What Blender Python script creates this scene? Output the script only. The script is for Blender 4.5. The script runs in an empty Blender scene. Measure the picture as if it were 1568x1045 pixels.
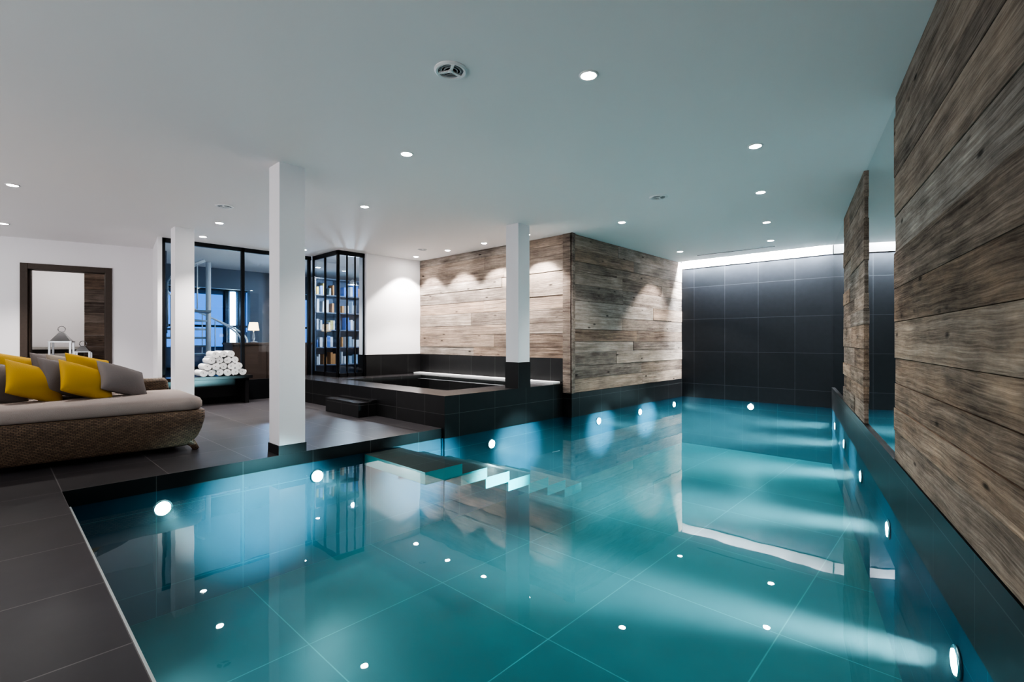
import bpy, bmesh, math, random
from mathutils import Vector, Matrix
random.seed(7)
S=bpy.context.scene
C=S.collection

# ------------------------------------------------------------------ helpers
class MB:
    def __init__(s): s.v=[];s.f=[];s.m=[];s.M=Matrix.Identity(4);s.cols=[]
    def _add(s,vs,fs,mi=0,col=None):
        o=len(s.v); s.v+= [tuple(s.M@Vector(v)) for v in vs]
        for f in fs: s.f.append([o+i for i in f]); s.m.append(mi); s.cols.append(col)
    def box(s,x0,x1,y0,y1,z0,z1,mi=0,col=None,top=None):
        vs=[(x0,y0,z0),(x1,y0,z0),(x1,y1,z0),(x0,y1,z0),(x0,y0,z1),(x1,y0,z1),(x1,y1,z1),(x0,y1,z1)]
        fs=[(0,3,2,1),(0,1,5,4),(1,2,6,5),(2,3,7,6),(3,0,4,7)]
        s._add(vs,fs,mi,col); 
        s._add(vs[4:],[(0,1,2,3)],mi if top is None else top,col)
    def prism(s,p,z0,z1,mi=0,top=None):
        n=len(p); vs=[(x,y,z0) for x,y in p]+[(x,y,z1) for x,y in p]
        fs=[(i,(i+1)%n,n+(i+1)%n,n+i) for i in range(n)]+[tuple(range(n-1,-1,-1))]
        s._add(vs,fs,mi); s._add(vs[n:],[tuple(range(n))],mi if top is None else top)
    def lathe(s,prof,c=(0,0,0),n=24,mi=0):
        vs=[];fs=[]
        for r,z in prof:
            for i in range(n):
                a=2*math.pi*i/n; vs.append((c[0]+r*math.cos(a),c[1]+r*math.sin(a),c[2]+z))
        for k in range(len(prof)-1):
            for i in range(n):
                fs.append((k*n+i,k*n+(i+1)%n,(k+1)*n+(i+1)%n,(k+1)*n+i))
        fs.append(tuple(range(n))[::-1]); fs.append(tuple((len(prof)-1)*n+i for i in range(n)))
        s._add(vs,fs,mi)
    def tube(s,pts,r,n=8,mi=0,closed=False):
        pts=[Vector(p) for p in pts]; vs=[];fs=[];N=len(pts)
        for k,p in enumerate(pts):
            a=pts[(k-1)%N] if (closed or k>0) else p
            b=pts[(k+1)%N] if (closed or k<N-1) else p
            t=(b-a).normalized(); up=Vector((0,0,1)) if abs(t.z)<.9 else Vector((1,0,0))
            e1=t.cross(up).normalized(); e2=t.cross(e1)
            rr=r[k] if isinstance(r,(list,tuple)) else r
            for i in range(n):
                an=2*math.pi*i/n; vs.append(tuple(p+e1*rr*math.cos(an)+e2*rr*math.sin(an)))
        for k in range(N if closed else N-1):
            k2=(k+1)%N
            for i in range(n): fs.append((k*n+i,k*n+(i+1)%n,k2*n+(i+1)%n,k2*n+i))
        if not closed: fs.append(tuple(range(n))); fs.append(tuple((N-1)*n+i for i in range(n)))
        s._add(vs,fs,mi)
    def build(s,name,mats,parent=None,smooth=False,bevel=0,loc=None,rotz=None,fixn=True):
        me=bpy.data.meshes.new(name); me.from_pydata(s.v,[],s.f); me.update()
        for m in mats: me.materials.append(m)
        for p,mi in zip(me.polygons,s.m): p.material_index=mi; p.use_smooth=smooth
        if any(c is not None for c in s.cols):
            at=me.color_attributes.new('rnd','FLOAT_COLOR','CORNER')
            for p,c in zip(me.polygons,s.cols):
                for li in p.loop_indices: at.data[li].color=(*(c or (0,0,0)),1)
        if fixn:
            bm=bmesh.new(); bm.from_mesh(me); bmesh.ops.recalc_face_normals(bm,faces=bm.faces); bm.to_mesh(me); bm.free()
        o=bpy.data.objects.new(name,me); C.objects.link(o)
        if loc is not None: o.location=loc
        if rotz is not None: o.rotation_euler=(0,0,rotz)
        if parent: o.parent=parent
        if bevel:
            b=o.modifiers.new('bev','BEVEL'); b.width=bevel; b.segments=2; b.limit_method='ANGLE'
        return o

def empty(name,loc=(0,0,0),rotz=0):
    e=bpy.data.objects.new(name,None); C.objects.link(e); e.location=loc; e.rotation_euler=(0,0,rotz); e.empty_display_size=.2
    return e

def mat(name):
    m=bpy.data.materials.new(name); m.use_nodes=True; nt=m.node_tree; nt.nodes.clear()
    out=nt.nodes.new('ShaderNodeOutputMaterial'); return m,nt,out
def P(name,col,rough=.5,metal=0,spec=.5,bump=0,bscale=40,var=0,emit=None,es=0):
    m,nt,out=mat(name); b=nt.nodes.new('ShaderNodeBsdfPrincipled')
    b.inputs['Base Color'].default_value=(*col,1); b.inputs['Roughness'].default_value=rough
    b.inputs['Metallic'].default_value=metal; b.inputs['Specular IOR Level'].default_value=spec
    if emit: b.inputs['Emission Color'].default_value=(*emit,1); b.inputs['Emission Strength'].default_value=es
    tc=nt.nodes.new('ShaderNodeTexCoord')
    no=nt.nodes.new('ShaderNodeTexNoise'); no.inputs['Scale'].default_value=bscale; no.inputs['Detail'].default_value=5
    nt.links.new(tc.outputs['Object'],no.inputs['Vector'])
    if bump:
        bp=nt.nodes.new('ShaderNodeBump'); bp.inputs['Strength'].default_value=bump; bp.inputs['Distance'].default_value=.01
        nt.links.new(no.outputs['Fac'],bp.inputs['Height']); nt.links.new(bp.outputs['Normal'],b.inputs['Normal'])
    if var:
        mx=nt.nodes.new('ShaderNodeMix'); mx.data_type='RGBA'
        mx.inputs[6].default_value=(*[c*(1-var) for c in col],1); mx.inputs[7].default_value=(*[min(1,c*(1+var)) for c in col],1)
        nt.links.new(no.outputs['Fac'],mx.inputs[0]); nt.links.new(mx.outputs[2],b.inputs['Base Color'])
    nt.links.new(b.outputs[0],out.inputs[0]); return m
def E(name,col,s):
    m,nt,out=mat(name); e=nt.nodes.new('ShaderNodeEmission'); e.inputs[0].default_value=(*col,1); e.inputs[1].default_value=s
    nt.links.new(e.outputs[0],out.inputs[0]); return m

def tile(name,mode,w,h,ox,oy,c1,c2,joint,rough=.3,ms=.004,bump=.25,nscale=9,spec=.5):
    """mode: 'top' uses x,y ; 'side' uses x+y,z"""
    m,nt,out=mat(name); L=nt.links; N=nt.nodes
    b=N.new('ShaderNodeBsdfPrincipled'); b.inputs['Specular IOR Level'].default_value=spec
    tc=N.new('ShaderNodeTexCoord'); sp=N.new('ShaderNodeSeparateXYZ'); L.new(tc.outputs['Object'],sp.inputs[0])
    cb=N.new('ShaderNodeCombineXYZ')
    def addc(sock,val):
        a=N.new('ShaderNodeMath'); a.operation='ADD'; L.new(sock,a.inputs[0]); a.inputs[1].default_value=val; return a.outputs[0]
    if mode=='top':
        L.new(addc(sp.outputs[0],ox),cb.inputs[0]); L.new(addc(sp.outputs[1],oy),cb.inputs[1])
    else:
        a=N.new('ShaderNodeMath'); a.operation='ADD'; L.new(sp.outputs[0],a.inputs[0]); L.new(sp.outputs[1],a.inputs[1])
        L.new(addc(a.outputs[0],ox),cb.inputs[0]); L.new(addc(sp.outputs[2],oy),cb.inputs[1])
    br=N.new('ShaderNodeTexBrick'); br.offset=0; br.squash=1
    br.inputs['Scale'].default_value=1; br.inputs['Brick Width'].default_value=w; br.inputs['Row Height'].default_value=h
    br.inputs['Mortar Size'].default_value=ms; br.inputs['Mortar Smooth'].default_value=.1
    br.inputs['Color1'].default_value=(*c1,1); br.inputs['Color2'].default_value=(*c2,1); br.inputs['Mortar'].default_value=(*joint,1)
    L.new(cb.outputs[0],br.inputs['Vector'])
    no=N.new('ShaderNodeTexNoise'); no.inputs['Scale'].default_value=nscale; no.inputs['Detail'].default_value=3; no.inputs['Roughness'].default_value=.55
    L.new(tc.outputs['Object'],no.inputs['Vector'])
    mr=N.new('ShaderNodeMapRange'); mr.inputs[3].default_value=.75; mr.inputs[4].default_value=1.25; L.new(no.outputs['Fac'],mr.inputs[0])
    mu=N.new('ShaderNodeVectorMath'); mu.operation='MULTIPLY'; L.new(br.outputs['Color'],mu.inputs[0]); L.new(mr.outputs[0],mu.inputs[1])
    L.new(mu.outputs[0],b.inputs['Base Color'])
    b.inputs['Roughness'].default_value=rough
    if bump>0:
        bp=N.new('ShaderNodeBump'); bp.inputs['Strength'].default_value=bump; bp.inputs['Distance'].default_value=.002
        L.new(no.outputs['Fac'],bp.inputs['Height']); L.new(bp.outputs[0],b.inputs['Normal'])
    L.new(b.outputs[0],out.inputs[0]); return m

def wood_mat(name,ramp,warm=1.0,vary=.25):
    m,nt,out=mat(name); L=nt.links; N=nt.nodes
    b=N.new('ShaderNodeBsdfPrincipled'); b.inputs['Roughness'].default_value=.85; b.inputs['Specular IOR Level'].default_value=.15
    tc=N.new('ShaderNodeTexCoord'); at=N.new('ShaderNodeAttribute'); at.attribute_name='rnd'
    sc=N.new('ShaderNodeVectorMath'); sc.operation='SCALE'; sc.inputs['Scale'].default_value=37; L.new(at.outputs['Color'],sc.inputs[0])
    ad=N.new('ShaderNodeVectorMath'); ad.operation='ADD'; L.new(tc.outputs['Object'],ad.inputs[0]); L.new(sc.outputs[0],ad.inputs[1])
    def mp(scale,src):
        x=N.new('ShaderNodeMapping'); x.inputs['Scale'].default_value=scale; L.new(src,x.inputs[0]); return x.outputs[0]
    wn=N.new('ShaderNodeTexNoise'); wn.inputs['Scale'].default_value=1; wn.inputs['Detail'].default_value=2
    L.new(mp((2.0,1,4),ad.outputs[0]),wn.inputs['Vector'])
    ws=N.new('ShaderNodeVectorMath'); ws.operation='MULTIPLY_ADD'; L.new(wn.outputs['Color'],ws.inputs[0]); ws.inputs[1].default_value=(0,0,.045); L.new(ad.outputs[0],ws.inputs[2])
    def noise(scale,src,det,ro):
        q=N.new('ShaderNodeTexNoise'); q.inputs['Scale'].default_value=1; q.inputs['Detail'].default_value=det; q.inputs['Roughness'].default_value=ro
        L.new(mp(scale,src),q.inputs['Vector']); return q.outputs['Fac']
    grain=noise((3.0,60,130),ws.outputs[0],7,.75)      # fine grain
    streak=noise((1.1,14,34),ws.outputs[0],6,.7)      # broad grain streaks
    patch=noise((2.0,2.5,5),ad.outputs[0],8,.68)     # weather stains
    vo=N.new('ShaderNodeTexVoronoi'); vo.inputs['Scale'].default_value=1; L.new(mp((2.4,1,7),ws.outputs[0]),vo.inputs['Vector'])
    kn=N.new('ShaderNodeMapRange'); kn.inputs[1].default_value=.05; kn.inputs[2].default_value=.13; kn.inputs[3].default_value=.22; kn.inputs[4].default_value=1; L.new(vo.outputs['Distance'],kn.inputs[0])
    sp=N.new('ShaderNodeSeparateColor'); L.new(at.outputs['Color'],sp.inputs[0])
    def mad(a,k,c):
        q=N.new('ShaderNodeMath'); q.operation='MULTIPLY_ADD'; L.new(a,q.inputs[0]); q.inputs[1].default_value=k
        if isinstance(c,float): q.inputs[2].default_value=c
        else: L.new(c,q.inputs[2])
        return q.outputs[0]
    f=mad(sp.outputs[0],vary,-.94-vary/2); f=mad(patch,1.02,f); f=mad(streak,.9,f); f=mad(grain,1.0,f)
    cr=N.new('ShaderNodeValToRGB'); L.new(f,cr.inputs[0])
    els=cr.color_ramp.elements
    while len(els)<len(ramp): els.new(.5)
    for e,(p,c) in zip(els,ramp): e.position=p; e.color=(*c,1)
    mx=N.new('ShaderNodeMix'); mx.data_type='RGBA'; mx.blend_type='MULTIPLY'; mx.inputs[7].default_value=(1.10,.78,.54,1)
    wf=N.new('ShaderNodeMath'); wf.operation='MULTIPLY'; L.new(sp.outputs[1],wf.inputs[0]); L.new(patch,wf.inputs[1])
    wf2=N.new('ShaderNodeMath'); wf2.operation='MULTIPLY'; wf2.use_clamp=True; L.new(wf.outputs[0],wf2.inputs[0]); wf2.inputs[1].default_value=warm
    L.new(wf2.outputs[0],mx.inputs[0]); L.new(cr.outputs[0],mx.inputs[6])
    m2=N.new('ShaderNodeVectorMath'); m2.operation='MULTIPLY'; L.new(mx.outputs[2],m2.inputs[0]); L.new(kn.outputs[0],m2.inputs[1])
    L.new(m2.outputs[0],b.inputs['Base Color'])
    bp=N.new('ShaderNodeBump'); bp.inputs['Strength'].default_value=1.0; bp.inputs['Distance'].default_value=.009
    L.new(mad(grain,.6,streak),bp.inputs['Height']); L.new(bp.outputs[0],b.inputs['Normal'])
    L.new(b.outputs[0],out.inputs[0]); return m

def cladding(name,x0,x1,z0,z1,mat_,loc,rotz,hs=(.15,.24),ls=(1.4,3.2),thick=.03,seed=1,parent=None):
    rg=random.Random(seed); mb=MB(); z=z0
    while z<z1-.01:
        h=rg.uniform(*hs)
        if z1-(z+h)<hs[0]*.6: h=z1-z
        x=x0-rg.uniform(0,.8)
        while x<x1-.01:
            l=rg.uniform(*ls); xa=max(x,x0); xb=min(x+l,x1)
            if x1-xb<.25: xb=x1
            if xb-xa>.05:
                off=rg.uniform(-.006,.006)
                mb.box(xa+.0008,xb-.0008,off,thick,z+.0015,z+h-.0015,0,(rg.random(),rg.random(),rg.random()))
            x=xb if xb<x1 else x1
        z+=h
    return mb.build(name,[mat_],loc=loc,rotz=rotz,bevel=.0025,parent=parent)

# ------------------------------------------------------------------ materials
M_ceil=P('ceiling_plaster',(.86,.84,.835),.7,bump=.04,bscale=60)
M_white=P('white_plaster',(.83,.81,.83),.6,bump=.05,bscale=50)
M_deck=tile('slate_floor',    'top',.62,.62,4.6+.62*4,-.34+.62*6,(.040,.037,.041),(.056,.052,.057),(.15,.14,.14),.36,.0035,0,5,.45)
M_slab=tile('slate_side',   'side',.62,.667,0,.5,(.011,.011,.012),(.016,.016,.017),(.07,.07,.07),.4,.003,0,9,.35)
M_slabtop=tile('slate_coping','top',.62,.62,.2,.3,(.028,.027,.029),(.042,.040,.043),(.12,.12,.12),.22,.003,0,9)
M_farwall=tile('dark_wall_tile','side',.62,.667,4.136-10+.62*20,-.166+.667*3,(.007,.0085,.011),(.010,.0115,.015),(.032,.036,.042),.45,.0045,0,12,.3)
M_pool=tile('pool_tile_floor','top',1.2,1.2,4.6+1.2*3,-.34+1.2*3,(.013,.088,.098),(.019,.106,.108),(.06,.25,.25),.5,.0045,0,5)
M_poolw=tile('pool_tile_wall','side',.62,.62,0,1.5,(.006,.040,.075),(.009,.052,.090),(.03,.11,.14),.5,.003,0,5)
M_step=tile('pool_step_tile','top',.62,.62,.1,.1,(.045,.05,.048),(.062,.066,.062),(.15,.17,.16),.4,.003,0,5)
M_black=P('dark_metal_frame',(.012,.013,.016),.35,metal=.3)
M_brown=P('brown_door_frame',(.060,.042,.032),.5,bump=.1,bscale=30,var=.2)
M_lamp=E('lamp_emitter',(1,.97,.92),110)
M_plamp=E('pool_lamp_emitter',(.85,1,1),80)
M_ring=P('white_lacquer',(.8,.8,.8),.35)
M_grille=P('grille_grey',(.35,.36,.37),.4)
M_dark=P('dark_void',(.02,.02,.02),.6)
M_steel=P('brushed_steel',(.6,.62,.64),.25,metal=1)
M_mirror=P('mirror_glass',(.72,.76,.76),.015,metal=1)
wr=[(0,(.024,.018,.015)),(.26,(.100,.080,.067)),(.50,(.215,.182,.160)),(.76,(.37,.327,.293)),(1,(.57,.51,.46))]
M_wood=wood_mat('reclaimed_wood_wall',wr,1.2,.22)
wr2=[(0,(.03,.022,.018)),(.26,(.115,.093,.081)),(.50,(.225,.192,.170)),(.76,(.37,.325,.293)),(1,(.55,.48,.43))]
M_wood2=wood_mat('reclaimed_wood_back',wr2,.8,.28)
def glass(name,tint=(.93,.96,.98)):
    m,nt,out=mat(name); t=nt.nodes.new('ShaderNodeBsdfTransparent'); t.inputs[0].default_value=(*tint,1)
    g=nt.nodes.new('ShaderNodeBsdfGlossy'); g.inputs['Roughness'].default_value=.01
    lw=nt.nodes.new('ShaderNodeLayerWeight'); lw.inputs[0].default_value=.5
    pw=nt.nodes.new('ShaderNodeMath'); pw.operation='POWER'; pw.inputs[1].default_value=4; nt.links.new(lw.outputs['Facing'],pw.inputs[0])
    ma=nt.nodes.new('ShaderNodeMath'); ma.operation='MULTIPLY_ADD'; ma.inputs[1].default_value=.7; ma.inputs[2].default_value=.035; nt.links.new(pw.outputs[0],ma.inputs[0])
    x=nt.nodes.new('ShaderNodeMixShader')
    nt.links.new(ma.outputs[0],x.inputs[0]); nt.links.new(t.outputs[0],x.inputs[1]); nt.links.new(g.outputs[0],x.inputs[2]); nt.links.new(x.outputs[0],out.inputs[0]); return m
M_glass=glass('window_glass')
def water(name,vol):
    m,nt,out=mat(name); N=nt.nodes;L=nt.links
    t=N.new('ShaderNodeBsdfTransparent'); t.inputs[0].default_value=(.86,.97,.98,1)
    g=N.new('ShaderNodeBsdfGlossy'); g.inputs['Roughness'].default_value=.012
    f=N.new('ShaderNodeFresnel'); f.inputs[0].default_value=1.42; x=N.new('ShaderNodeMixShader')
    tc=N.new('ShaderNodeTexCoord'); no=N.new('ShaderNodeTexNoise'); no.inputs['Scale'].default_value=2.2; no.inputs['Detail'].default_value=2
    L.new(tc.outputs['Object'],no.inputs['Vector'])
    bp=N.new('ShaderNodeBump'); bp.inputs['Strength'].default_value=.05; bp.inputs['Distance'].default_value=.02
    L.new(no.outputs['Fac'],bp.inputs['Height']); L.new(bp.outputs[0],g.inputs['Normal']); 
    L.new(f.outputs[0],x.inputs[0]); L.new(t.outputs[0],x.inputs[1]); L.new(g.outputs[0],x.inputs[2]); L.new(x.outputs[0],out.inputs[0])
    if vol:
        a=N.new('ShaderNodeVolumeAbsorption'); a.inputs[0].default_value=(.05,.80,.90,1); a.inputs[1].default_value=.20
        s=N.new('ShaderNodeVolumeScatter'); s.inputs[0].default_value=(.55,.92,1,1); s.inputs[1].default_value=.048; s.inputs['Anisotropy'].default_value=0
        ad=N.new('ShaderNodeAddShader'); L.new(a.outputs[0],ad.inputs[0]); L.new(s.outputs[0],ad.inputs[1]); L.new(ad.outputs[0],out.inputs['Volume'])
    return m
M_water=water('pool_water',True); M_jwater=water('jacuzzi_water_mat',False)

# ------------------------------------------------------------------ layout constants
n=Vector((.974,.2265)); u=Vector((-.2265,.974)); D0=.605
RW_LOC=(n.x*D0,n.y*D0,0); RW_ROT=math.atan2(-u.y,-u.x)
def RW(t,off=0): p=n*(D0+off)+u*t; return p
WZ=-.115; CH=2.7; NY=.34; PX=-4.6; FY=10.0

# ------------------------------------------------------------------ floor / deck
mb=MB()
mb.prism([(-11.9,-3),(1.32,-3),(.542,NY),(-11.9,NY)],-.12,0,0,1)
mb.prism([(-11.9,NY),(PX,NY),(PX,3.7),(-11.9,3.7)],-.12,0,0,1)
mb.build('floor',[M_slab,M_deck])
poly=[(-4.6,NY),(.542,NY),(-1.704,FY),(-4.4,FY),(-4.4,6.05),(-4.55,6.05),(-4.55,3.7),(-4.6,3.7)]
mb=MB(); k=len(poly); PZ=-1.10
for i in range(k):
    a=poly[i];b=poly[(i+1)%k]
    mb._add([(a[0],a[1],PZ),(b[0],b[1],PZ),(b[0],b[1],-.12),(a[0],a[1],-.12)],[(0,1,2,3)],0)
mb._add([(x,y,PZ) for x,y in poly],[tuple(range(k))],1)
mb.build('pool_basin',[M_poolw,M_pool],fixn=False)
o=.012
wp=[(-4.6-o,NY-o),(.542+o,NY-o),(-1.704+o,FY+o),(-4.4-o,FY+o),(-4.4-o,6.05-o),(-4.55-o,6.05-o),(-4.55-o,3.7-o),(-4.6-o,3.7-o)]
mb=MB(); mb.prism(wp,PZ-.01,WZ); mb.build('pool_water',[M_water])
mb=MB(); mb.box(PX+.02,.5,NY,NY+.045,-.125,-.110); mb.build('lit_lip_strip',[P('lit_lip_pale',(.8,.85,.85),.3)])  # pale strip, its colour stands in for light glowing along the overflow lip

# pool entry steps: cantilevered treads descending along +Y
mb=MB()
for i in range(7):
    y0=2.66+ (0 if i==0 else .42+.33*(i-1)); y1=2.66+.42+.33*i
    mb.box(-4.59,-3.54,y0,y1+.02,-.13-.10*i-.115,-.13-.10*i,1,None,0)
mb.build('pool_entry_steps',[M_step,P('pool_step_riser',(.07,.34,.34),.4)],bevel=.006)

# ------------------------------------------------------------------ jacuzzi platform
JT=.39
mb=MB()
X0,X1,Y0,Y1=-9.33,-4.55,3.7,6.05
jx0,jx1,jy0,jy1=-7.75,-5.05,4.15,5.72
mb.box(X0,jx0,Y0,Y1,-.12,JT,0,None,1); mb.box(jx1,X1,Y0,Y1,-.12,JT,0,None,1)
mb.box(jx0,jx1,Y0,jy0,-.12,JT,0,None,1); mb.box(jx0,jx1,jy1,Y1,-.12,JT,0,None,1)
mb.box(jx0,jx1,jy0,jy1,-.12,-.08,0)
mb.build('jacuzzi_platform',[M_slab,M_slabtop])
mb=MB(); mb.box(jx0-.005,jx1+.005,jy0-.005,jy1+.005,JT-.04,JT-.03); mb.build('jacuzzi_water',[M_jwater])
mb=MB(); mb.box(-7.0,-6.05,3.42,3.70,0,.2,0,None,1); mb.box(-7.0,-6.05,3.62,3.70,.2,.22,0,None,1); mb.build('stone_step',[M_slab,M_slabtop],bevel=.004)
mb=MB(); mb.box(-8.2,-4.6,5.86,6.03,JT,JT+.03); mb.build('jacuzzi_ledge',[P('white_ledge',(.8,.82,.84),.25)],bevel=.004)

# ------------------------------------------------------------------ walls
mb=MB(); mb.box(-8.24,-4.43,6.08,10.3,-.12,CH+.15); mb.build('wall_back',[M_white])
mb=MB(); mb.box(-8.24,-4.55,6.045,6.08,JT,.78); mb.box(-4.55,-4.4,6.045,6.08,-.12,.25);mb.box(-4.43,-4.395,6.05,FY,-.12,.25); mb.build('baseboard_back',[M_slab])
cladding('wood_cladding_back',0,3.70,.78,CH,M_wood2,(-8.24,6.05,0),0,seed=3,hs=(.13,.25))
cladding('wood_cladding_side',0.0,3.97,.25,CH,M_wood2,(-4.40,6.06,0),math.pi/2,seed=5,hs=(.14,.26))
mb=MB(); mb.box(-4.545,-4.375,6.02,6.06,.25,CH,0,(.2,.4,.3)); mb.box(-4.40,-4.365,6.02,6.10,.25,CH,0,(.3,.3,.6)); mb.build('trim_2',[M_wood2],bevel=.004)
mb=MB(); mb.box(-8.5,-8.24,4.82,6.3,JT,CH,0); mb.build('wall_jacuzzi',[M_white])
mb=MB(); mb.box(-8.245,-8.225,4.81,6.05,JT,.79); mb.box(-8.5,-8.24,4.80,4.82,JT,.79); mb.build('baseboard_jacuzzi',[M_slab])
mb=MB(); mb.box(-4.5,-1.2,FY,FY+.2,-.12,CH+.35); mb.build('wall_far',[M_farwall])
mb=MB(); mb.box(-10.35,3.2,.03,.25,-.12,CH+.2); mb.build('wall_right',[M_slab],loc=RW_LOC,rotz=RW_ROT)
mb=MB(); mb.box(-10.12,3.2,-.004,.03,-.12,.245); mb.build('baseboard_right',[M_slab],loc=RW_LOC,rotz=RW_ROT)
cladding('wood_cladding_right',-4.15,3.2,.25,CH,M_wood,RW_LOC,RW_ROT,hs=(.14,.27),ls=(2.6,4.6),seed=11)
cladding('wood_cladding_right',-7.93,-5.78,.25,CH,M_wood,RW_LOC,RW_ROT,hs=(.15,.24),ls=(1.2,2.2),seed=12)
mb=MB(); mb.box(-5.78,-4.15,.02,.03,.25,CH); mb.build('wall_mirror',[M_mirror],loc=RW_LOC,rotz=RW_ROT)
mb=MB(); mb.box(-10.1,-7.93,.02,.03,.25,CH); mb.build('wall_mirror',[M_mirror],loc=RW_LOC,rotz=RW_ROT)
mb=MB(); mb.prism([(-16,-3),(1.6,-3),(-1.33,FY-.16),(-16,FY-.16)],CH,CH+.12)
mb.build('ceiling',[M_ceil])
mb=MB(); mb.box(-4.6,-1.2,FY-.3,FY+.02,CH+.30,CH+.34); mb.build('trim_3',[M_white])
mb=MB(); mb.box(-4.39,-1.69,FY-.012,FY,CH-.13,CH+.30); mb.build('cove_wash_band',[M_white])  # white band added so the wall top reads as a bright light wash
WL=(-11.08,.10,0); WR=math.atan2(.97,.24)
mb=MB(); mb.box(-3.2,.31,0,.2,0,CH); mb.box(1.29,2.02,0,.2,0,CH); mb.box(.31,1.29,0,.2,2.22,CH)
mb.build('wall_left',[M_white],loc=WL,rotz=WR)
mb=MB(); mb.box(.23,.32,-.025,.22,0,2.3);mb.box(1.28,1.37,-.025,.22,0,2.3);mb.box(.32,1.28,-.025,.22,2.21,2.3)
mb.box(.32,.34,.05,.15,0,2.21);mb.box(1.26,1.28,.05,.15,0,2.21)
mb.build('door_1',[M_brown],loc=WL,rotz=WR,bevel=.004)
mb=MB(); mb.prism([(-10.62,1.98),(-9.33,1.80),(-9.33,1.86),(-10.6,2.10)],0,CH); mb.build('wall_window_return',[M_white])

# ------------------------------------------------------------------ columns
def column(x,y,z0,base):
    e=empty('column',(x,y,0))
    mb=MB(); mb.box(-.12,.12,-.12,.12,z0,CH); mb.build('shaft',[M_white],parent=e,bevel=.004)
    mb=MB(); mb.box(-.128,.128,-.128,.128,z0,z0+base); mb.build('base',[M_slab],parent=e)
column(-4.73,1.93,0,.085); column(-8.43,1.93,0,.085); column(-4.68,5.14,JT,.36)

# ------------------------------------------------------------------ windows / glass doors
mb=MB()
wx=-9.37
for y in (1.88,3.05,4.24): mb.box(wx-.04,wx+.02,y-.025,y+.025,0.0,CH)
mb.box(wx-.04,wx+.02,1.88,4.28,CH-.07,CH); mb.box(wx-.04,wx+.02,1.88,4.28,0,.36)
mb.box(wx-.012,wx-.004,1.9,4.25,.36,CH-.07,1)
mb.build('window_1',[M_black,M_glass])
mb=MB()
dy=4.30
for x in (-9.3,-8.82,-8.34): mb.box(x-.018,x+.018,dy-.015,dy+.015,JT,CH)
mb.box(-9.3,-8.33,dy-.015,dy+.015,CH-.08,CH); mb.box(-9.3,-8.33,dy-.015,dy+.015,JT,JT+.08)
mb.box(-9.28,-8.35,dy-.004,dy+.004,JT+.08,CH-.08,1)
mb.build('door_2',[M_black,M_glass])
mb=MB()
for y in (4.31,4.47,4.63,4.805): mb.box(-8.33,-8.30,y-.010,y+.010,JT,CH)
mb.box(-8.33,-8.30,4.3,4.82,CH-.08,CH); mb.box(-8.33,-8.30,4.3,4.82,JT,JT+.07)
mb.box(-8.318,-8.312,4.32,4.8,JT+.07,CH-.08,1)
mb.build('door_3',[M_black,M_glass])

M_bluewall=P('blue_night_wall',(.035,.055,.095),.5)
M_blue=E('blue_window_glow',(.06,.24,.75),1.2); M_cy=E('bright_window_glow',(.55,.85,1),14)
mb=MB(); mb.box(-15,-14.8,2.1,9,0,CH); mb.box(-15,-8.5,8.9,9.1,0,CH); mb.box(-15,-10.7,2.1,2.2,0,CH); mb.build('wall_rear_room',[M_bluewall])
mb=MB(); mb.box(-15,-9.45,2.1,9,-.1,-.0); mb.build('floor_rear_room',[M_slabtop])
mb=MB(); mb.box(-12.6,-12.4,2.25,9,2.25,CH); mb.box(-12.6,-12.4,4.2,4.65,0,2.25); mb.box(-12.6,-12.4,6.1,6.5,0,2.25); mb.build('wall_partition',[P('partition_blue_grey',(.07,.10,.15),.5)])
e=empty('window_2',(0,0,0))
mb=MB()
for y0,y1,z0,z1,mi in [(2.5,3.3,.9,2.3,0),(3.45,4.3,.9,2.3,0),(4.5,4.62,.4,2.4,1),(4.9,5.6,1.3,2.4,0),(5.9,6.6,.6,2.3,0),(6.7,6.8,.4,2.4,1),(7.0,7.9,1.0,2.3,0),(8.1,8.2,.4,2.4,1),(5.62,5.70,.4,2.4,1),(3.34,3.41,.4,2.4,1)]:
    mb.box(-14.79,-14.75,y0,y1,z0,z1,mi)
mb.build('panes',[M_blue,M_cy],parent=e)
mb=MB()
for y in (2.4,4.4,4.75,5.75,6.65,6.9,8.0,8.3): mb.box(-14.8,-14.72,y-.04,y+.04,.3,2.5)
for z in (.35,1.45,2.45): mb.box(-14.8,-14.72,2.4,8.3,z-.03,z+.03)
mb.build('frame',[M_black],parent=e)
e=empty('spiral_staircase',(-11.55,3.1,0))
mb=MB(); mb.tube([(0,0,0),(0,0,2.69)],.05,12)
for ring in (.95,.80):
    mb.tube([(ring*.75*math.cos(a*.17+1),ring*.75*math.sin(a*.17+1),.95+a*.058) for a in range(30)],.02,6)
for a in range(0,30,2):
    c,s_=.71*math.cos(a*.17+1),.71*math.sin(a*.17+1); mb.tube([(c,s_,.05+a*.058),(c,s_,.95+a*.058)],.011,6)
mb.build('rail',[P('white_rail',(.75,.8,.85),.3)],parent=e,smooth=True)
mb=MB()
for a in range(0,30,3):
    A=a*.17+1; B=A+.5; z=.05+a*.058
    mb.prism([(.05*math.cos(A),.05*math.sin(A)),(.72*math.cos(A),.72*math.sin(A)),(.72*math.cos(B),.72*math.sin(B)),(.05*math.cos(B),.05*math.sin(B))],z,z+.04)
mb.build('treads',[P('stair_tread',(.35,.42,.5),.4)],parent=e)
e=empty('bar_cabinet',(-10.3,4.0,0))
mb=MB(); mb.box(-.25,.25,-.9,.6,.06,.98); mb.box(-.28,.28,-.93,.63,.98,1.02)
for y in (-.5,-.1,.3): mb.box(.25,.262,y-.19,y+.19,.1,.94)
for y in (-.85,.55): mb.box(-.2,.2,y-.03,y+.03,0,.06)
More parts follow.
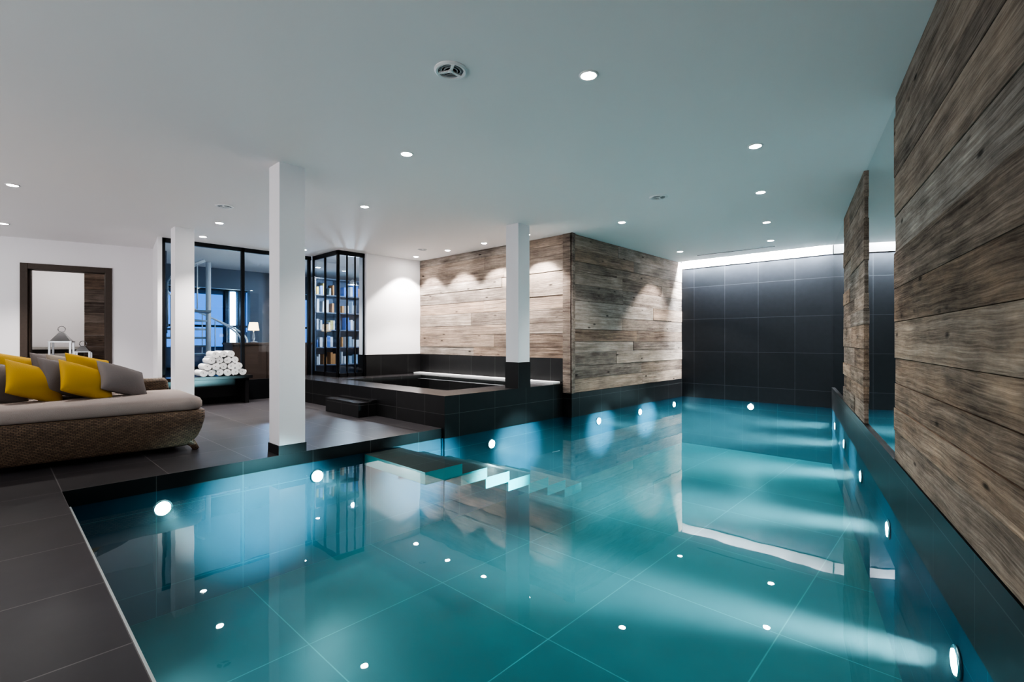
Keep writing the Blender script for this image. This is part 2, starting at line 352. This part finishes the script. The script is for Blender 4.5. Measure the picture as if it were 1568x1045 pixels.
mb.build('body',[P('dark_walnut',(.09,.055,.04),.4)],parent=e,bevel=.004)
e=empty('table_lamp',(-10.3,3.55,1.02))
mb=MB(); mb.lathe([(.07,0),(.07,.015),(.015,.03),(.03,.1),(.012,.2),(.012,.26)],n=16); mb.build('base',[M_steel],parent=e,smooth=True)
mb=MB(); mb.lathe([(.10,.24),(.075,.40)],n=20); mb.build('shade',[E('lamp_shade_glow',(1,.75,.45),3)],parent=e,smooth=True)
e=empty('display_shelf',(-10.75,5.75,0),math.pi/2)
mb=MB()
mb.box(-.75,.42,.28,.3,.0,2.5)
for x in (-.75,-.17,.40): mb.box(x-.015,x+.015,-.02,.3,0,2.5)
for z in (.06,.5,.9,1.3,1.7,2.1,2.48): mb.box(-.75,.42,-.02,.3,z-.012,z+.012)
mb.build('frame',[P('shelf_dark',(.13,.155,.21),.4)],parent=e)
cols=[(.5,.25,.1),(.1,.2,.5),(.7,.7,.72),(.55,.45,.15),(.3,.4,.5),(.6,.62,.66)]
mats=[P('book_%d'%i,c,.6) for i,c in enumerate(cols)]
mb=MB()
for z in (.512,.912,1.312,1.712,2.112):
    x=-.70
    while x<.34:
        w=random.uniform(.03,.09); h=random.uniform(.16,.3)
        if not(-.24<x+w/2<-.10) : mb.box(x,x+w-.004,.02,.2,z,z+h,random.randrange(6))
        x+=w+random.choice([0,.04,.08])
mb.build('books',mats,parent=e)
def light(name,kind,loc,energy,col=(1,1,1),size=.1,parent=None,rot=None,cone=None,blend=.5,size_y=None):
    l=bpy.data.lights.new(name,kind); l.energy=energy; l.color=col
    if kind=='AREA':
        l.size=size
        if size_y: l.shape='RECTANGLE'; l.size_y=size_y
    else: l.shadow_soft_size=size
    if kind=='SPOT': l.spot_size=math.radians(cone); l.spot_blend=blend
    ob=bpy.data.objects.new(name,l); C.objects.link(ob); ob.location=loc
    if rot is not None: ob.rotation_euler=rot
    if parent: ob.parent=parent
    return ob
def fill_pendant(x,y,z,energy,col):
    e=empty('fill_pendant_lamp',(x,y,0))
    mb=MB(); mb.tube([(0,0,z+.1),(0,0,CH)],.004,6); mb.lathe([(.03,z+.12),(.04,z+.10),(.12,z),(.115,z)],n=20); mb.build('shade',[M_steel],parent=e,smooth=True)
    light('fill_bulb','POINT',(0,0,z-.03),energy,col,.04,e)
fill_pendant(-13.3,5.2,2.0,70,(.35,.60,1)); fill_pendant(-9.6,5.3,2.25,80,(.62,.80,1))  # pendants added as fill light for the room behind the glass

e=empty('wall_hall',WL,WR)
mb=MB(); mb.box(-1.5,2.0,3.0,3.2,0,CH); mb.box(-1.6,-1.5,.2,3.2,0,CH); mb.box(1.75,1.85,.2,3.0,0,CH); mb.build('hall_walls',[M_white],parent=e)
mb=MB(); mb.box(-1.6,1.85,.0,3.2,-.1,-.001); mb.build('floor_hall',[P('hall_floor',(.2,.17,.15),.4)],loc=WL,rotz=WR)
def wl(x,y): 
    return (WL[0]+x*math.cos(WR)-y*math.sin(WR), WL[1]+x*math.sin(WR)+y*math.cos(WR))
px_,py_=wl(.86,1.0)
cladding('wood_partition',0,.6,0,CH,M_wood2,(px_,py_,0),WR,thick=.2,seed=21)
px_,py_=wl(-.1,2.6)
e=empty('hall_sideboard',(px_,py_,0),WR)
mb=MB(); mb.box(-.6,.75,-.2,.3,.05,.88); mb.build('body',[P('sideboard_dark',(.03,.025,.022),.4)],parent=e,bevel=.005)
mb=MB(); mb.box(-.65,.80,-.23,.32,.88,.93); mb.box(-.5,.65,-.215,-.2,.15,.8); mb.build('top',[P('sideboard_pale',(.5,.48,.46),.4)],parent=e,bevel=.004)
px_,py_=wl(.72,.75)
e=empty('console_table',(px_,py_,0),WR)
mb=MB(); mb.box(-.25,.3,-.2,.2,.5,.54)
for a in (-.22,.27):
    for b_ in (-.17,.17): mb.box(a-.02,a+.02,b_-.02,b_+.02,0,.5)
mb.build('table',[M_brown],parent=e,bevel=.003)
def lantern(x,y,z,h,w):
    px_,py_=wl(x,y); e=empty('lantern',(px_,py_,z),WR)
    mb=MB(); a=w/2; t=.014
    for sx in(-1,1):
        for sy in(-1,1): mb.box(sx*a-t,sx*a+t,sy*a-t,sy*a+t,0,h*.62)
    mb.box(-a-.02,a+.02,-a-.02,a+.02,0,.03); mb.box(-a-.02,a+.02,-a-.02,a+.02,h*.62,h*.65)
    vs=[(-a,-a,h*.65),(a,-a,h*.65),(a,a,h*.65),(-a,a,h*.65),(-.03,-.03,h*.85),(.03,-.03,h*.85),(.03,.03,h*.85),(-.03,.03,h*.85)]
    mb._add(vs,[(0,1,5,4),(1,2,6,5),(2,3,7,6),(3,0,4,7),(4,5,6,7)])
    mb.tube([(.05*math.cos(i*.52),0,h*.92+.05*math.sin(i*.52)) for i in range(12)],.006,6,closed=True)
    mb.build('frame',[M_steel],parent=e)
    mb=MB(); mb.lathe([(.035,.03),(.035,h*.3)],n=16); mb.build('candle',[P('wax',(.8,.75,.65),.6)],parent=e,smooth=True)
lantern(.60,.72,.54,.78,.27); lantern(.90,.62,.54,.50,.20)
px_,py_=wl(.3,1.6)
light('hall_bulb','POINT',(px_,py_,2.4),24,(1,.97,.92),.1)

# ------------------------------------------------------------------ bench with towels
e=empty('bench',(-9.12,2.38,0))
mb=MB(); mb.box(-.21,.21,-.68,.68,.42,.47)
for y in(-.6,.6): mb.box(-.18,.18,y-.03,y+.03,0,.42)
mb.box(-.15,-.12,-.6,.6,.1,.42)
mb.build('seat',[P('black_lacquer',(.018,.017,.018),.25)],parent=e,bevel=.004)
M_towel=P('white_terry',(.82,.82,.82),.9,bump=.8,bscale=140)
def towel_stack(loc):
    e=empty('towel_stack',loc); mb=MB(); r=.058
    rows=[6,5,4,3]
    for ri,cnt in enumerate(rows):
        for i in range(cnt):
            cy=(i-(cnt-1)/2)*r*2.0; cz=r+ri*r*1.72
            L=random.uniform(.15,.175); a0=random.uniform(0,6.28)
            turns=2.6; N=46; th=.0098
            pts_o=[];pts_i=[]
            for k_ in range(N):
                f=k_/(N-1); an=a0+f*turns*2*math.pi; rad=.006+(r-.010)*f
                pts_o.append((cy+(rad+th)*math.cos(an),cz+(rad+th)*math.sin(an))); pts_i.append((cy+(rad-th)*math.cos(an),cz+(rad-th)*math.sin(an)))
            vs=[];fs=[]
            for xx in (-L,L):
                for p in pts_o: vs.append((xx,*p))
                for p in pts_i: vs.append((xx,*p))
            for k_ in range(N-1):
                fs+=[(k_,k_+1,2*N+k_+1,2*N+k_),(N+k_,N+k_+1,3*N+k_+1,3*N+k_),(k_,k_+1,N+k_+1,N+k_),(2*N+k_,2*N+k_+1,3*N+k_+1,3*N+k_)]
            fs+=[(N-1,2*N-1,4*N-1,3*N-1),(0,N,3*N,2*N)]
            mb._add(vs,fs)
    mb.build('rolled_towels',[M_towel],parent=e,smooth=False)
towel_stack((-9.1,2.62,.475))

# ------------------------------------------------------------------ daybed
def weave(name):
    m,nt,out=mat(name); N=nt.nodes;L=nt.links; b=N.new('ShaderNodeBsdfPrincipled'); b.inputs['Roughness'].default_value=.5
    tc=N.new('ShaderNodeTexCoord'); sp=N.new('ShaderNodeSeparateXYZ'); L.new(tc.outputs['Object'],sp.inputs[0])
    ad=N.new('ShaderNodeMath'); ad.operation='ADD'; L.new(sp.outputs[0],ad.inputs[0]); L.new(sp.outputs[1],ad.inputs[1])
    cb=N.new('ShaderNodeCombineXYZ'); L.new(ad.outputs[0],cb.inputs[0]); L.new(sp.outputs[2],cb.inputs[1])
    br=N.new('ShaderNodeTexBrick'); br.offset=.5; br.inputs['Scale'].default_value=1; br.inputs['Brick Width'].default_value=.030; br.inputs['Row Height'].default_value=.013; br.inputs['Mortar Size'].default_value=.0026; br.inputs['Mortar Smooth'].default_value=.9
    br.inputs['Color1'].default_value=(.14,.092,.063,1); br.inputs['Color2'].default_value=(.23,.155,.103,1); br.inputs['Mortar'].default_value=(.018,.012,.009,1)
    L.new(cb.outputs[0],br.inputs['Vector']); L.new(br.outputs['Color'],b.inputs['Base Color'])
    bp=N.new('ShaderNodeBump'); bp.invert=True; bp.inputs['Strength'].default_value=.9; bp.inputs['Distance'].default_value=.004; L.new(br.outputs['Fac'],bp.inputs['Height']); L.new(bp.outputs[0],b.inputs['Normal'])
    L.new(b.outputs[0],out.inputs[0]); return m
M_wick=weave('wicker'); M_cush=P('taupe_canvas',(.37,.31,.285),.9,bump=.3,bscale=200)
M_yel=P('mustard_fabric',(.46,.27,.008),.85,bump=.3,bscale=160); M_gry=P('taupe_fabric',(.18,.158,.155),.9,bump=.3,bscale=160); M_bei=P('sand_fabric',(.34,.29,.24),.9,bump=.3,bscale=160)
def loft(mb,rings,mi=0):
    vs=[];fs=[];k=len(rings[0])
    for r in rings: vs+=r
    for j in range(len(rings)-1):
        for i in range(k): fs.append((j*k+i,j*k+(i+1)%k,(j+1)*k+(i+1)%k,(j+1)*k+i))
    fs.append(tuple(range(k))[::-1]); fs.append(tuple((len(rings)-1)*k+i for i in range(k))); mb._add(vs,fs,mi)
e=empty('daybed',(-6.08,.22,0),math.radians(-3))
def rr2(cx,cy,w,h,r,n=6):
    pts=[]
    for (sx,sy,a0) in((1,1,0),(-1,1,90),(-1,-1,180),(1,-1,270)):
        for i in range(n+1):
            a=math.radians(a0+90*i/n); pts.append((cx+sx*(w/2-r)+r*math.cos(a),cy+sy*(h/2-r)+r*math.sin(a)))
    return pts
mb=MB(); rings=[]
for z,ins in((.05,.13),(.07,.10),(.13,.055),(.20,.025),(.30,0),(.38,.0),(.385,.02)):
    rings.append([(x,y,z) for x,y in rr2(0,0,1.24-2*ins*.35,2.50-2*ins,.09)])
loft(mb,rings); mb.build('wicker_base',[M_wick],parent=e,smooth=True)
mb=MB()
for sx in(-1,1):
    for sy in(-1,1):
        mb.tube([(sx*.52,sy*1.06,.16),(sx*.54,sy*1.11,.10),(sx*.55,sy*1.15,.05),(sx*.55,sy*1.175,.0)],[.06,.045,.032,.028],10)
mb.build('feet',[M_wick],parent=e,smooth=True)
mb=MB(); rings=[]
for z,ins in((.385,.04),(.395,.015),(.415,.0),(.465,.0),(.495,.015),(.507,.05),(.51,.10)):
    rings.append([(x,y,z) for x,y in rr2(.02,0,1.19-2*ins,2.46-2*ins,.10)])
loft(mb,rings); mb.build('mattress',[M_cush],parent=e,smooth=True)
mb=MB(); rings=[]
for z,ins in((.30,0),(.5,.0),(.60,.01),(.635,.04)):
    rings.append([(x,y,z) for x,y in rr2(-.60,-.02,.14-2*ins,2.3-2*ins,.045 if ins<.02 else .02)])
loft(mb,rings); mb.build('backrest',[M_wick],parent=e,smooth=True)
R=math.radians
def pillow(w,h,t,m,loc,tilt,yaw,roll,parent,name):
    mb=MB(); G=16; vs=[];fs=[]
    for side in(1,-1):
        for j in range(G+1):
            for i in range(G+1):
                a=-1+2*i/G; b=-1+2*j/G
                a2=math.sin(a*math.pi/2); b2=math.sin(b*math.pi/2)
                x=w/2*a2*(1-.07*(1-b2*b2)); y=h/2*b2*(1-.07*(1-a2*a2))
                z=side*t/2*((1-a2*a2)*(1-b2*b2))**.42*(1+.06*math.sin(5*a+3*b))
                vs.append((x,y,z))
    K=(G+1)**2
    for s_ in(0,1):
        for j in range(G):
            for i in range(G):
                q=s_*K+j*(G+1)+i; f=(q,q+1,q+G+2,q+G+1); fs.append(f if s_==0 else f[::-1])
    mb._add(vs,fs); ob=mb.build(name,[m],smooth=True,fixn=False); ob.location=loc
    ob.rotation_euler=(Matrix.Rotation(R(yaw),3,'Z')@Matrix.Rotation(R(tilt),3,'X')@Matrix.Rotation(R(roll),3,'Z')).to_euler(); ob.parent=parent
    return ob
# (x, y, z, mat, w, tilt, yaw, roll)
pl=[(-.40,-.55,.73,M_gry,.44,62,126,-12),(-.40,-.04,.735,M_yel,.42,62,126,-14),(-.42,.20,.74,M_gry,.40,62,126,-12),(-.36,.30,.735,M_bei,.38,62,126,-12),(-.36,.44,.73,M_yel,.40,60,126,-16),
    (-.16,-.44,.70,M_yel,.44,54,128,-16),(-.10,-.20,.69,M_gry,.46,54,128,-18),(-.04,.05,.675,M_yel,.43,50,132,-28),(-.16,.26,.69,M_gry,.42,56,130,-18),(-.04,.40,.665,M_yel,.44,48,132,-30),(-.14,.68,.655,M_gry,.43,46,130,-28)]
for i,(x,y,z,m,w,ti,ya,ro) in enumerate(pl):
    pillow(w,w*.95,.14,m,(x,y,z),ti,ya,ro,e,'pillow_%d'%(i+1))

# ------------------------------------------------------------------ ceiling fixtures
def downlight(x,y,e_=150,cone=100,col=(1,.94,.89),blend=.7):
    e=empty('downlight',(x,y,CH))
    mb=MB(); mb.lathe([(.060,0),(.060,-.004),(.054,-.007),(.046,-.006),(.044,0)],n=24); mb.build('ring',[M_ring],parent=e,smooth=True)
    mb=MB(); mb.lathe([(.044,-.003),(.044,-.005)],n=20); mb.build('lens',[M_lamp],parent=e)
    light('beam','SPOT',(0,0,-.015),e_,col,.045,e,(0,0,0),cone,blend)
for x,y in [(-1.71,2.53),(-3.60,2.50),(-1.30,4.41),(-1.66,5.82),(-2.02,7.35),(-2.34,8.73),(-3.49,5.98)]: downlight(x,y,90,105)
for x,y in [(-5.39,3.13),(-7.62,2.18),(-7.37,.16),(-9.88,.13),(-8.74,3.86),(-8.81,2.29)]: downlight(x,y,180)
downlight(-3.85,8.67,230,96,blend=.3)
for x in (-6.89,-5.93,-4.97,-7.85): downlight(x,5.67,215,98,blend=.3)
for x,y in [(-10.6,5.0),(-11.6,4.6),(-11.4,6.6)]: downlight(x,y,60,90,(1,.85,.65))  # warm rear-room spots, added to brighten the interior behind the window
def vent(x,y,r):
    e=empty('ceiling_vent',(x,y,CH))
    mb=MB(); mb.lathe([(r,0),(r,-.006),(r*.9,-.014),(r*.78,-.012),(r*.76,-.002)],n=40); mb.lathe([(r*.16,0),(r*.16,-.012),(r*.10,-.016)],n=20)
    for a0 in (90,210,330):
        a=R(a0); c,s_=math.cos(a),math.sin(a); w=r*.09
        mb.prism([(r*.14*c-w*s_,r*.14*s_+w*c),(r*.14*c+w*s_,r*.14*s_-w*c),(r*.8*c+w*s_,r*.8*s_-w*c),(r*.8*c-w*s_,r*.8*s_+w*c)],-.012,-.003)
    mb.build('rim',[M_ring],parent=e)
    mb=MB(); mb.lathe([(r*.77,-.0005),(r*.77,-.003)],n=40); mb.build('core',[P('vent_grey',(.22,.23,.24),.5)],parent=e)
    mb=MB()
    for rr in (.36,.55): mb.lathe([(r*rr,-.003),(r*rr,-.008),(r*(rr+.08),-.008),(r*(rr+.08),-.003)],n=40)
    mb.build('louvres',[M_grille],parent=e)
vent(-2.29,1.91,.10); vent(-2.57,5.21,.10); vent(-6.62,1.95,.10); vent(-7.15,5.3,.08)
mb=MB(); mb.box(-3.8,-2.4,9.24,9.32,CH-.006,CH,0); mb.box(-3.78,-2.42,9.265,9.275,CH-.008,CH-.005,1); mb.box(-3.78,-2.42,9.285,9.295,CH-.008,CH-.005,1)
mb.build('air_slot_diffuser',[M_ring,M_dark])
for i in range(5):
    e=empty('cove_light',(-4.12+.54*i,FY-.13,CH+.10))
    light('strip','AREA',(0,0,0),75,(.88,.95,1),.36,e,(R(18),0,0),size_y=.05)

# ------------------------------------------------------------------ pool lamps
def poollamp(x,y,z,dx,dy,e_=26,cone=90,down=6,narrow=0):
    ang=math.atan2(dy,dx)
    e=empty('pool_light',(x,y,z),ang)
    mb=MB(); mb.M=Matrix.Rotation(math.pi/2,4,'Y'); mb.lathe([(.068,0),(.068,.008),(.058,.014),(.052,.010)],n=28); mb.build('ring',[M_steel],parent=e,smooth=True)
    mb=MB(); mb.M=Matrix.Rotation(math.pi/2,4,'Y'); mb.lathe([(.05,.010),(.05,.014)],n=24); mb.build('lens',[M_plamp],parent=e)
    light('beam','SPOT',(.04,0,0),e_,(.78,.97,1),.05,e,(0,-R(90-down),0),cone,.9)
    if narrow: light('narrow_beam','SPOT',(.05,0,0),narrow,(.76,.95,1),.05,e,(0,-R(90-2),0),17,1)
for y in (.92,2.16): poollamp(PX+.001,y,-.26,1,0,50,narrow=500)
poollamp(-4.548,4.48,-.30,1,0,60,narrow=500)
for y in (6.79,8.17,9.6): poollamp(-4.398,y,-.26,1,0,narrow=1200)
for t in (2.7,4.36,5.93,7.7,9.23):
    p=RW(t); poollamp(p.x-.002*n.x,p.y-.002*n.y,-.30,-n.x,-n.y,narrow=4200)
poollamp(-3.03,FY-.001,-.22,0,-1,15)

# ------------------------------------------------------------------ world & camera
w=bpy.data.worlds.new('world'); S.world=w; w.use_nodes=True
bg=w.node_tree.nodes['Background']; bg.inputs[0].default_value=(.88,.87,.885,1); bg.inputs[1].default_value=1.4
cd=bpy.data.cameras.new('camera'); cd.lens=17.1; cd.sensor_width=36; cd.clip_start=.02
co=bpy.data.objects.new('camera',cd); C.objects.link(co); co.location=(0,0,1.05); co.rotation_euler=(R(90),0,R(43)); S.camera=co
S.view_settings.view_transform='AgX'
try: S.view_settings.look='AgX - High Contrast'
except Exception as ex: print(ex)
S.view_settings.exposure=.58
